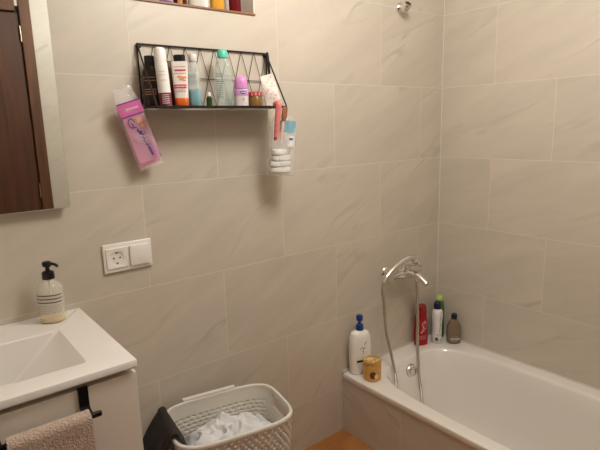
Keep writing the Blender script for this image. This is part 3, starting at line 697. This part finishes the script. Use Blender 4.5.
bm = bmesh.new(); Shape([(.010, .021, .021), (.032, .021, .021), (.040, .018, .018), (.044, .010, .010)], 24).mesh(0, bm)
for v in bm.verts: v.co.y -= .062
tube(bm, [(0, -.066, .038), (0, -.095, .046), (.0, -.128, .050)], .006, 10, 5, rad=lambda t: .0085-.003*t)
obj('lever', bm, M_chrome, mx_, 40)
bm = bmesh.new(); Shape([(-.050, .010, .010), (-.044, .011, .011), (-.040, .0085, .0085), (-.015, .0085, .0085)], 16).mesh(0, bm)
for v in bm.verts: v.co += Vector((.060, -.080, .001))
obj('hose_outlet', bm, M_chrome, mx_, 40)
bm = bmesh.new(); tube(bm, [(-.060, -.062, .012), (-.075, -.078, .022), (-.090, -.088, .024)], .006, 10, 4); obj('cradle_arm', bm, M_chrome, mx_, 50)

hs = thing('hand_shower', 'chrome hand shower lying arched over the bath mixer, connected to the hose', 'hand shower', (-.334, 0, .692))
bm = bmesh.new(); HP = [(-.184, -.092, .000), (-.158, -.094, .030), (-.110, -.098, .062), (-.06, -.100, .082), (-.015, -.100, .086), (.020, -.100, .078)]
tube(bm, HP, .009, 16, 8, rad=lambda t: .0095+.0055*t)
obj('handle', bm, M_chrome, hs, 50)
bm = bmesh.new(); Shape([(-.006, .024, .024), (-.004, .029, .029), (.004, .030, .030), (.012, .022, .022), (.018, .010, .010)], 30).mesh(0, bm)
q = obj('head', bm, M_chrome, hs, 40); q.location = (.032, -.102, .056); q.rotation_euler = (math.radians(16), math.radians(38), 0)
bm = bmesh.new(); Shape([(-.0075, .022, .022), (-.0062, .024, .024)], 28).mesh(0, bm)
for ring, k in ((.006, 6), (.013, 11), (.019, 16)):
    for i in range(k): sph(bm, (ring*math.cos(2*PI*i/k), ring*math.sin(2*PI*i/k), -.0078), .0014, 6)
q2 = obj('spray_face', bm, M_chrome2, q, 40)
ho = bmesh.new(); O = Vector((-.345, 0, .700))
HO = [(-.270, -.080, .646), (-.2673, -.085, .551), (-.277, -.096, .455), (-.2907, -.108, .360), (-.2985, -.120, .265), (-.3151, -.140, .1975), (-.3336, -.168, .136), (-.3592, -.198, .091), (-.375, -.24, .01), (-.41, -.29, -.045), (-.46, -.29, -.035), (-.50, -.262, .03), (-.52, -.225, .12), (-.517, -.175, .212), (-.503, -.157, .246), (-.4909, -.138, .2816), (-.4966, -.117, .3746), (-.5077, -.100, .470), (-.5150, -.095, .5900), (-.5240, -.093, .655), (-.5175, -.092, .693)]
tube(ho, HO, .0068, 10, 8)
m_h = mat('chrome hose', (196, 188, 178), .24, metal=1)
nt = m_h.node_tree; wv = nt.nodes.new('ShaderNodeTexWave'); wv.bands_direction = 'Z'; wv.inputs['Scale'].default_value = 90; tcn = nt.nodes.new('ShaderNodeTexCoord'); nt.links.new(tcn.outputs['Object'], wv.inputs['Vector']); bpn = nt.nodes.new('ShaderNodeBump'); bpn.inputs['Strength'].default_value = .4; bpn.inputs['Distance'].default_value = .001; nt.links.new(wv.outputs['Fac'], bpn.inputs['Height']); nt.links.new(bpn.outputs['Normal'], nt.nodes['Principled BSDF'].inputs['Normal'])
tag(obj('shower_hose', ho, m_h, None, 60), 'long chrome metal shower hose looping down into the bathtub', 'hose')

# ------------------------------------------------------------------ bottles on the bath rim
ZR = .2875
def onrim(name, label, cat, x, y, rz, group='bottles on the bath rim'): return thing(name, label, cat, (x, y, ZR), (0, 0, math.radians(rz)), group)
t = onrim('pump_lotion_bottle', 'big white bottle with a dark blue pump, on the left corner of bathtub rim', 'bottle', -.624, -.048, -16)
sh = Shape([(0, .044, .022, 2.8), (.004, .048, .026, 3), (.06, .050, .027, 3), (.13, .051, .028, 3), (.172, .047, .027, 3), (.190, .040, .024, 3), (.198, .025, .018, 2.2), (.203, .015, .015)], 40)
obj('body', sh.mesh(), mat('white bottle', (240, 236, 228), .3), t, 40)
M_blue = mat('dark blue pump', (24, 56, 128), .3)
bm = bmesh.new(); Shape([(.202, .017, .017), (.203, .018, .018), (.226, .0165, .0165), (.229, .010, .010), (.232, .008, .008), (.246, .0075, .0075)], 22).mesh(0, bm)
Shape([(.244, .010, .010), (.247, .0145, .0145), (.262, .0155, .0155), (.269, .014, .014), (.272, .009, .009)], 22).mesh(0, bm)
tube(bm, [(0, 0, .258), (.014, .014, .258), (.022, .022, .254)], .005, 10, 3)
obj('pump', bm, M_blue, t, 40)
bm = bmesh.new()
sh.stroke([(F-.25, .120), (F+.0, .128), (F+.12, .118), (F+.3, .130)], .0024, bm=bm); sh.stroke([(F+.15, .140), (F+.42, .152)], .0042, bm=bm); sh.stroke([(F-.05, .106), (F+.05, .112), (F+.12, .104)], .0016, bm=bm); sh.stroke([(F+.05, .126), (F+.04, .096)], .0012, bm=bm)
obj('label_print', bm, mat('black blue print', (40, 48, 70), .5), t)
obj('label_bar', sh.patch(F-.55, F+.05, .058, .068, .0008), mat('black bar', (40, 40, 52), .5), t)
t = onrim('candle_jar', 'small golden jar on the bathtub rim in front of the white pump bottle', 'jar', -.628, -.128, -32)
sh = Shape([(0, .036, .036), (.003, .0395, .0395), (.070, .0395, .0395), (.074, .0375, .0375)], 36)
obj('body', sh.mesh(), mat('honey wax glass', (222, 172, 98), .22, coat=.5, var=.2, vscale=25), t, 40)
s2 = Shape([(.0735, .0385, .0385), (.0745, .041, .041), (.088, .041, .041), (.0905, .039, .039), (.0915, .030, .030)], 36)
obj('lid', s2.mesh(), mat('gold foil lid', (214, 172, 100), .3, metal=.6, bump=.5, bscale=120), t, 40)
bm = bmesh.new(); R_ = random.Random(2)
for k in range(26):
    a, r = R_.uniform(0, 6.28), R_.uniform(.004, .034); sph(bm, (r*math.cos(a), r*math.sin(a), .092), .004, 8, (1, 1, .7))
obj('lid_pattern', bm, mat('pale gold', (246, 226, 176), .4, metal=.3), t, 60)
obj('label', sh.patch(F-1.1, F+1.0, .012, .062, .0006), mat('amber label', (210, 160, 84), .45, var=.3, vscale=45), t, 60)
obj('label_figure', oval(sh, F-.15, .032, .36, .017, .0012), mat('brown figure', (104, 52, 30), .5), t)
obj('label_figure', oval(sh, F+.2, .026, .2, .011, .0018), mat('cream figure', (236, 206, 150), .5), t)
t = onrim('shampoo_bottle', 'red shampoo bottle with a white swirl on the bathtub rim behind the hose', 'bottle', -.186, -.046, -26)
sh = Shape([(0, .030, .018, 2.6), (.003, .034, .022, 2.6), (.05, .036, .024, 2.5), (.11, .035, .024, 2.5), (.150, .030, .022, 2.4), (.167, .025, .019, 2.3)], 34)
M_red = mat('crimson plastic', (164, 18, 34), .25)
obj('body', sh.mesh(), M_red, t, 50)
obj('cap', Shape([(.1675, .025, .019, 2.3), (.1685, .027, .0205, 2.3), (.196, .026, .0195, 2.3), (.210, .020, .015, 2.2), (.213, .012, .010)], 30).mesh(), mat('darker red cap', (150, 20, 34), .3), t, 50)
bm = bmesh.new()
sh.stroke([(F-.35, .070), (F+.25, .085), (F+.6, .110), (F+.3, .128), (F-.15, .118), (F+.05, .095), (F+.45, .090)], .0028, bm=bm); sh.stroke([(F-.2, .065), (F+.3, .132)], .002, bm=bm)
obj('swirl_print', bm, mat('pink white print', (240, 200, 196), .4), t)
obj('label_print', textlines(sh, F-.5, F+.5, (.05, .042, .034), .003, 21), mat('rose print', (224, 130, 130), .5), t)
M_t = None
t = onrim('shower_foam_can', 'white curvy bottle with a dark navy cap between the red and the grey brown bottle', 'bottle', -.108, -.086, -28)
sh = Shape([(0, .022, .022), (.003, .0255, .0255), (.03, .026, .026), (.07, .0235, .0235), (.10, .0235, .0235), (.140, .027, .027), (.165, .026, .026), (.178, .020, .020), (.182, .0165, .0165)], 32)
obj('body', sh.mesh(), mat('white can', (234, 230, 226), .3), t, 50)
obj('cap', Shape([(.181, .018, .018), (.182, .0195, .0195), (.205, .0185, .0185), (.218, .0135, .0135), (.221, .007, .007)], 26).mesh(), mat('navy cap', (34, 26, 62), .3), t, 50)
bm = bmesh.new(); sh.stroke([(F+.3, .172), (F+.22, .14), (F+.1, .12), (F+.25, .10), (F+.1, .06)], .003, bm=bm); obj('stripe_print', bm, mat('grey blue print', (110, 112, 140), .4), t)
bm = bmesh.new(); sh.patch(F-.75, F-.2, .018, .034, .0008, bm); obj('label_block', bm, mat('dark block', (70, 60, 76), .4), t)
obj('label_print', textlines(sh, F-.5, F+.6, (.05, .042, .02, .013), .0035, 23), mat('rosy grey print', (170, 140, 146), .5), t)
t = onrim('green_gel_bottle', 'tall green bottle with a pale green top half hidden behind the white navy capped bottle', 'bottle', -.048, -.052, -30)
sh = Shape([(0, .022, .014, 2.6), (.003, .025, .017, 2.6), (.02, .026, .018, 2.6), (.16, .0255, .018, 2.5), (.19, .022, .0165, 2.3), (.202, .017, .014)], 30)
obj('body', sh.mesh(), mat('leaf green plastic', (72, 124, 30), .25), t, 50)
obj('base_band', sh.patch(0, 2*PI, .0005, .028, .0006, na=30), mat('dark green band', (26, 34, 18), .4), t, 60)
obj('cap', Shape([(.2015, .0165, .0145), (.2025, .018, .0155), (.222, .017, .0145), (.228, .011, .010)], 26).mesh(), mat('pale green cap', (176, 206, 116), .3), t, 50)
t = onrim('shower_oil_bottle', 'grey brown round shouldered bottle with a black cap, rightmost on the bathtub rim', 'bottle', -.046, -.142, -40)
sh = Shape([(0, .030, .024, 2.3), (.004, .0345, .028, 2.4), (.05, .0355, .029, 2.4), (.085, .034, .028, 2.3), (.105, .027, .023, 2.2), (.120, .015, .014), (.126, .0125, .0125)], 34)
obj('body', sh.mesh(), mat('taupe plastic', (124, 106, 86), .22, coat=.3), t, 50)
obj('cap', Shape([(.1255, .013, .013), (.1265, .0145, .0145), (.150, .0140, .0140), (.152, .012, .012)], 24).mesh(), M_blackp, t, 40)
obj('label_print', textlines(sh, F-.6, F+.7, (.022, .028), .005, 25, dens=.8), mat('sand print', (206, 194, 170), .5), t)
obj('small_print', textlines(sh, F-.4, F+.4, (.014, .040), .002, 26), mat('sand print small', (170, 158, 136), .5), t)

# ------------------------------------------------------------------ laundry basket
BA = math.radians(-11)
u_, v_ = Vector((math.cos(BA), math.sin(BA), 0)), Vector((-math.sin(BA), math.cos(BA), 0))
bc = u_*(-1.330)+v_*(-.460)
lb = thing('laundry_basket', 'white plastic laundry basket with a woven pattern, on the floor by the tiled wall', 'laundry basket', (bc.x, bc.y, 0.0005), (0, 0, BA))
A_, B_, H_ = .196, .138, .4585
def bsec(z, off=0):
    t = z/H_; k = .82+.18*t
    return (A_*k+off, B_*k+off, 4.2)
NB = 176
def bpt(i, z, off=0, n=NB):
    a, b, e = bsec(z, off)
    # perimeter parametrised evenly
    t = 2*PI*i/n; c, d = math.cos(t), math.sin(t)
    # warp the angle so that points spread more evenly along the long sides
    k = (abs(c)**e+abs(d)**e)**(1/e)
    return Vector((a*c/k, b*d/k, z))
# wall with real holes (handles and slots)
def arc_table():
    tab = []; P = [bpt(i, H_, 0, 2000) for i in range(2000)]; L = 0; acc = [0]
    for a, b in zip(P, P[1:]+P[:1]): L += (b-a).length; acc.append(L)
    return P, acc, L
_, acc, LT = arc_table()
def ang_at(s):
    s = (s % 1)*LT; lo_, hi = 0, 2000
    while hi-lo_ > 1:
        md = (lo_+hi)//2
        if acc[md] <= s: lo_ = md
        else: hi = md
    return (lo_+(s-acc[lo_])/max(1e-9, acc[lo_+1]-acc[lo_]))/2000*2*PI
NC = 208; angs = [ang_at(i/NC) for i in range(NC)]
def bp2(i, z, off=0):
    a, b, e = bsec(z, off); t = angs[i % NC]; c, d = math.cos(t), math.sin(t); k = (abs(c)**e+abs(d)**e)**(1/e)
    return Vector((a*c/k, b*d/k, z))
bm = bmesh.new()
zs = [.0, .012, .03]
zz = .03
kk = 0
while zz < .4135: zz += (.0060, .0026, .0060)[kk % 3]; kk += 1; zs.append(zz)
while len(zs) % 3 != 0: zs.pop()
zs += [.424, .436, .448, H_]
G = [[bm.verts.new(bp2(i, z)) for i in range(NC)] for z in zs]
hole_rows = set()
for j in range(len(zs)-1):
    zc = (zs[j]+zs[j+1])/2
    for i in range(NC):
        pm = bp2(i, zc); k3 = (j-3) % 3
        skip = False
        if .05 < zc < .412 and not (abs(pm.x) > A_*.70 and abs(pm.y) < .09 and zc > .385):
            rowi = (j-3)//3
            if k3 == 0 and (i+2*(rowi % 2)) % 4 in (0, 1): skip = True
        if abs(pm.x) > A_*.70 and abs(pm.y) < .064 and .398 < zc < .437: skip = True
        if abs(pm.x) > A_*.70 and abs(pm.y) < .075 and .385 < zc < .45 and k3 == 1 and not (.405 < zc < .437): skip = False
        if skip: continue
        bm.faces.new((G[j][i], G[j][(i+1) % NC], G[j+1][(i+1) % NC], G[j+1][i]))
bm.faces.new(G[0][::-1])
loose = [v for v in bm.verts if not v.link_faces]
bmesh.ops.delete(bm, geom=loose, context='VERTS')
wl = obj('basket_wall', bm, M_basket, lb, 50)
md = wl.modifiers.new('s', 'SOLIDIFY'); md.thickness = .0028; md.offset = -1
# raised weave strips on the outside
bm = bmesh.new()
def pad(s0, s1, z0, z1, hgt):
    n = 4; R = []
    for jj in range(3):
        z = z0+(z1-z0)*jj/2; row = []
        for k in range(n+1):
            s = s0+(s1-s0)*k/n
            a, b, e = bsec(z, hgt*math.sin(PI*k/n)*math.sin(PI*(.12+.76*jj/2))+.0002); t = ang_at(s); c, d = math.cos(t), math.sin(t); q = (abs(c)**e+abs(d)**e)**(1/e)
            row.append(bm.verts.new((a*c/q, b*d/q, z)))
        R.append(row)
    for A, B in zip(R, R[1:]):
        for k in range(n): bm.faces.new((A[k], A[k+1], B[k+1], B[k]))
rows = [i for i in range(3, len(zs)-4, 3)]
zrow = [zs[j] for j in rows if .045 < zs[j] < .425]
n0 = len(zrow)
while zrow[-1]+.0146 < .437: zrow.append(zrow[-1]+.0146)
r0 = [zs[j] for j in rows].index(zrow[0])
for q_, z_ in enumerate(zrow):
    ri = q_+r0
    for k in range(NC//4):
        s0 = (k*4+(0 if ri % 2 else 2))/NC
        pm = bp2(int(k*4+(0 if ri % 2 else 2)+1), z_)
        if abs(pm.x) > A_*.70 and abs(pm.y) < .088 and z_ > .375: continue
        pad(s0-.3/NC, s0+2.3/NC, z_+.0005, z_+.0140, .0062)
wv_ = obj('weave_relief', bm, M_basket, lb, 60)
# rim: rolled edge
bm = bmesh.new(); prof = [(-.004, -.008), (.0045, -.010), (.0058, -.002), (.004, .0035), (0, .0045), (-.0035, .003), (-.0042, -.002)]
R = [[bp2(i, H_, o_)+Vector((0, 0, dz)) for i in range(NC)] for o_, dz in prof]
for a, b in zip(R, R[1:]+R[:1]): pass
VV = [[bm.verts.new(p) for p in r] for r in R]
for a, b in zip(VV, VV[1:]+VV[:1]):
    for i in range(NC): bm.faces.new((a[i], a[(i+1) % NC], b[(i+1) % NC], b[i]))
obj('rim', bm, M_basket, lb, 60)
# handle frames
for sx in (-1, 1):
    bm = bmesh.new(); P = []
    for t in range(25):
        a = 2*PI*t/24; e = 5; c, d = math.cos(a), math.sin(a); k = (abs(c)**e+abs(d)**e)**(1/e)
        y, z = .066*c/k, .4175+.0215*d/k; P.append(Vector((sx*(bsec(z)[0]-.0005-abs(y)**4*A_*60), y, z)))
    tube(bm, P, .0026, 8); obj('handle', bm, M_basket, lb, 60)
# hinge lip on the back rim
obj('back_lip', bx(-.115, .075, B_-.003, B_+.013, H_+.003, H_+.0115, .002), M_basket, lb)
# white laundry inside
def heap(name, material, cx, cy, ax, ay, z0, hh, seed, amp, nn=150):
    bm = bmesh.new(); R = []
    for r in range(nn//2+1):
        q = r/(nn//2); row = []
        for i in range(nn):
            t = 2*PI*i/nn; e = 3.0; c, d = math.cos(t), math.sin(t); k = (abs(c)**e+abs(d)**e)**(1/e)
            x, y = cx+ax*q*c/k, cy+ay*q*d/k
            p = Vector((x*9+seed, y*9, seed)); w1 = noise.noise(p+noise.noise_vector(p*1.3)*1.1)
            w2 = 1-abs(noise.noise(Vector((x*17+w1*2, y*17, seed+4))))*2.2
            w3 = 1-abs(noise.noise(Vector((x*34+w2*.8, y*34, seed+9))))*2
            z = z0+hh*(1-q**2.6)+amp*(w1*.8+w2*.42+w3*.14)*(1-.6*q**3)-(.02 if q > .98 else 0)
            row.append(bm.verts.new((x, y, z)))
        R.append(row)
    for a, b in zip(R, R[1:]):
        for i in range(nn): 
            bm.faces.new((a[i], a[(i+1) % nn], b[(i+1) % nn], b[i]))
    bmesh.ops.remove_doubles(bm, verts=bm.verts[:], dist=1e-5)
    o = obj(name, bm, material, None, 180); o.location = (bc.x, bc.y, 0); o.rotation_euler = (0, 0, BA)
    return o
M_cloth = mat('white cotton cloth', (226, 226, 226), .9, bump=.15, bscale=300)
s_top = tag(heap('white_laundry', M_cloth, .0, .002, .176, .116, .332, .066, 2.3, .046, 190), 'crumpled white laundry heaped inside the white laundry basket', 'laundry')
# dark garment over the left end of the basket
bm = bmesh.new(); nx_, ns = 40, 90; R = []
for i in range(ns+1):
    s = i/ns*.62
    row = []
    for j in range(nx_+1):
        v = j/nx_; y = -.075+.190*v
        yv = y+.012*math.sin(v*9+i*.06)*min(1, s*4)
        xin = -(A_+.002)
        if s < .13: x = xin+.017+.055*(1-s/.13); z = H_+.010-(.13-s)
        elif s < .165:
            q = (s-.13)/.035*PI; x = xin+.004+.0135*math.cos(q); z = H_+.010+.0135*math.sin(q)
        else:
            d = s-.165; x = xin-.0095-.085*(1-math.exp(-d*11))*(.45+.55*v); z = H_+.010-d
        x -= .012*abs(noise.noise(Vector((v*5, s*6, 2))))*min(1, max(0, s-.165)*10)+.012*(1+math.sin(v*22+s*7))*min(1, max(0, s-.165)*6)
        row.append(bm.verts.new((x, yv*(1+max(0, s-.165)*.35), max(z, .02))))
    R.append(row)
for a, b in zip(R, R[1:]):
    for i in range(nx_): bm.faces.new((a[i], a[i+1], b[i+1], b[i]))
gm = obj('dark_trousers', bm, mat('charcoal fabric', (44, 38, 36), .9, bump=.3, bscale=250), None, 180)
gm.location = (bc.x, bc.y, 0); gm.rotation_euler = (0, 0, BA)
sm = gm.modifiers.new('s', 'SOLIDIFY'); sm.thickness = .003; sm.offset = 0
tag(gm, 'dark charcoal garment draped over the left end of the laundry basket', 'garment')
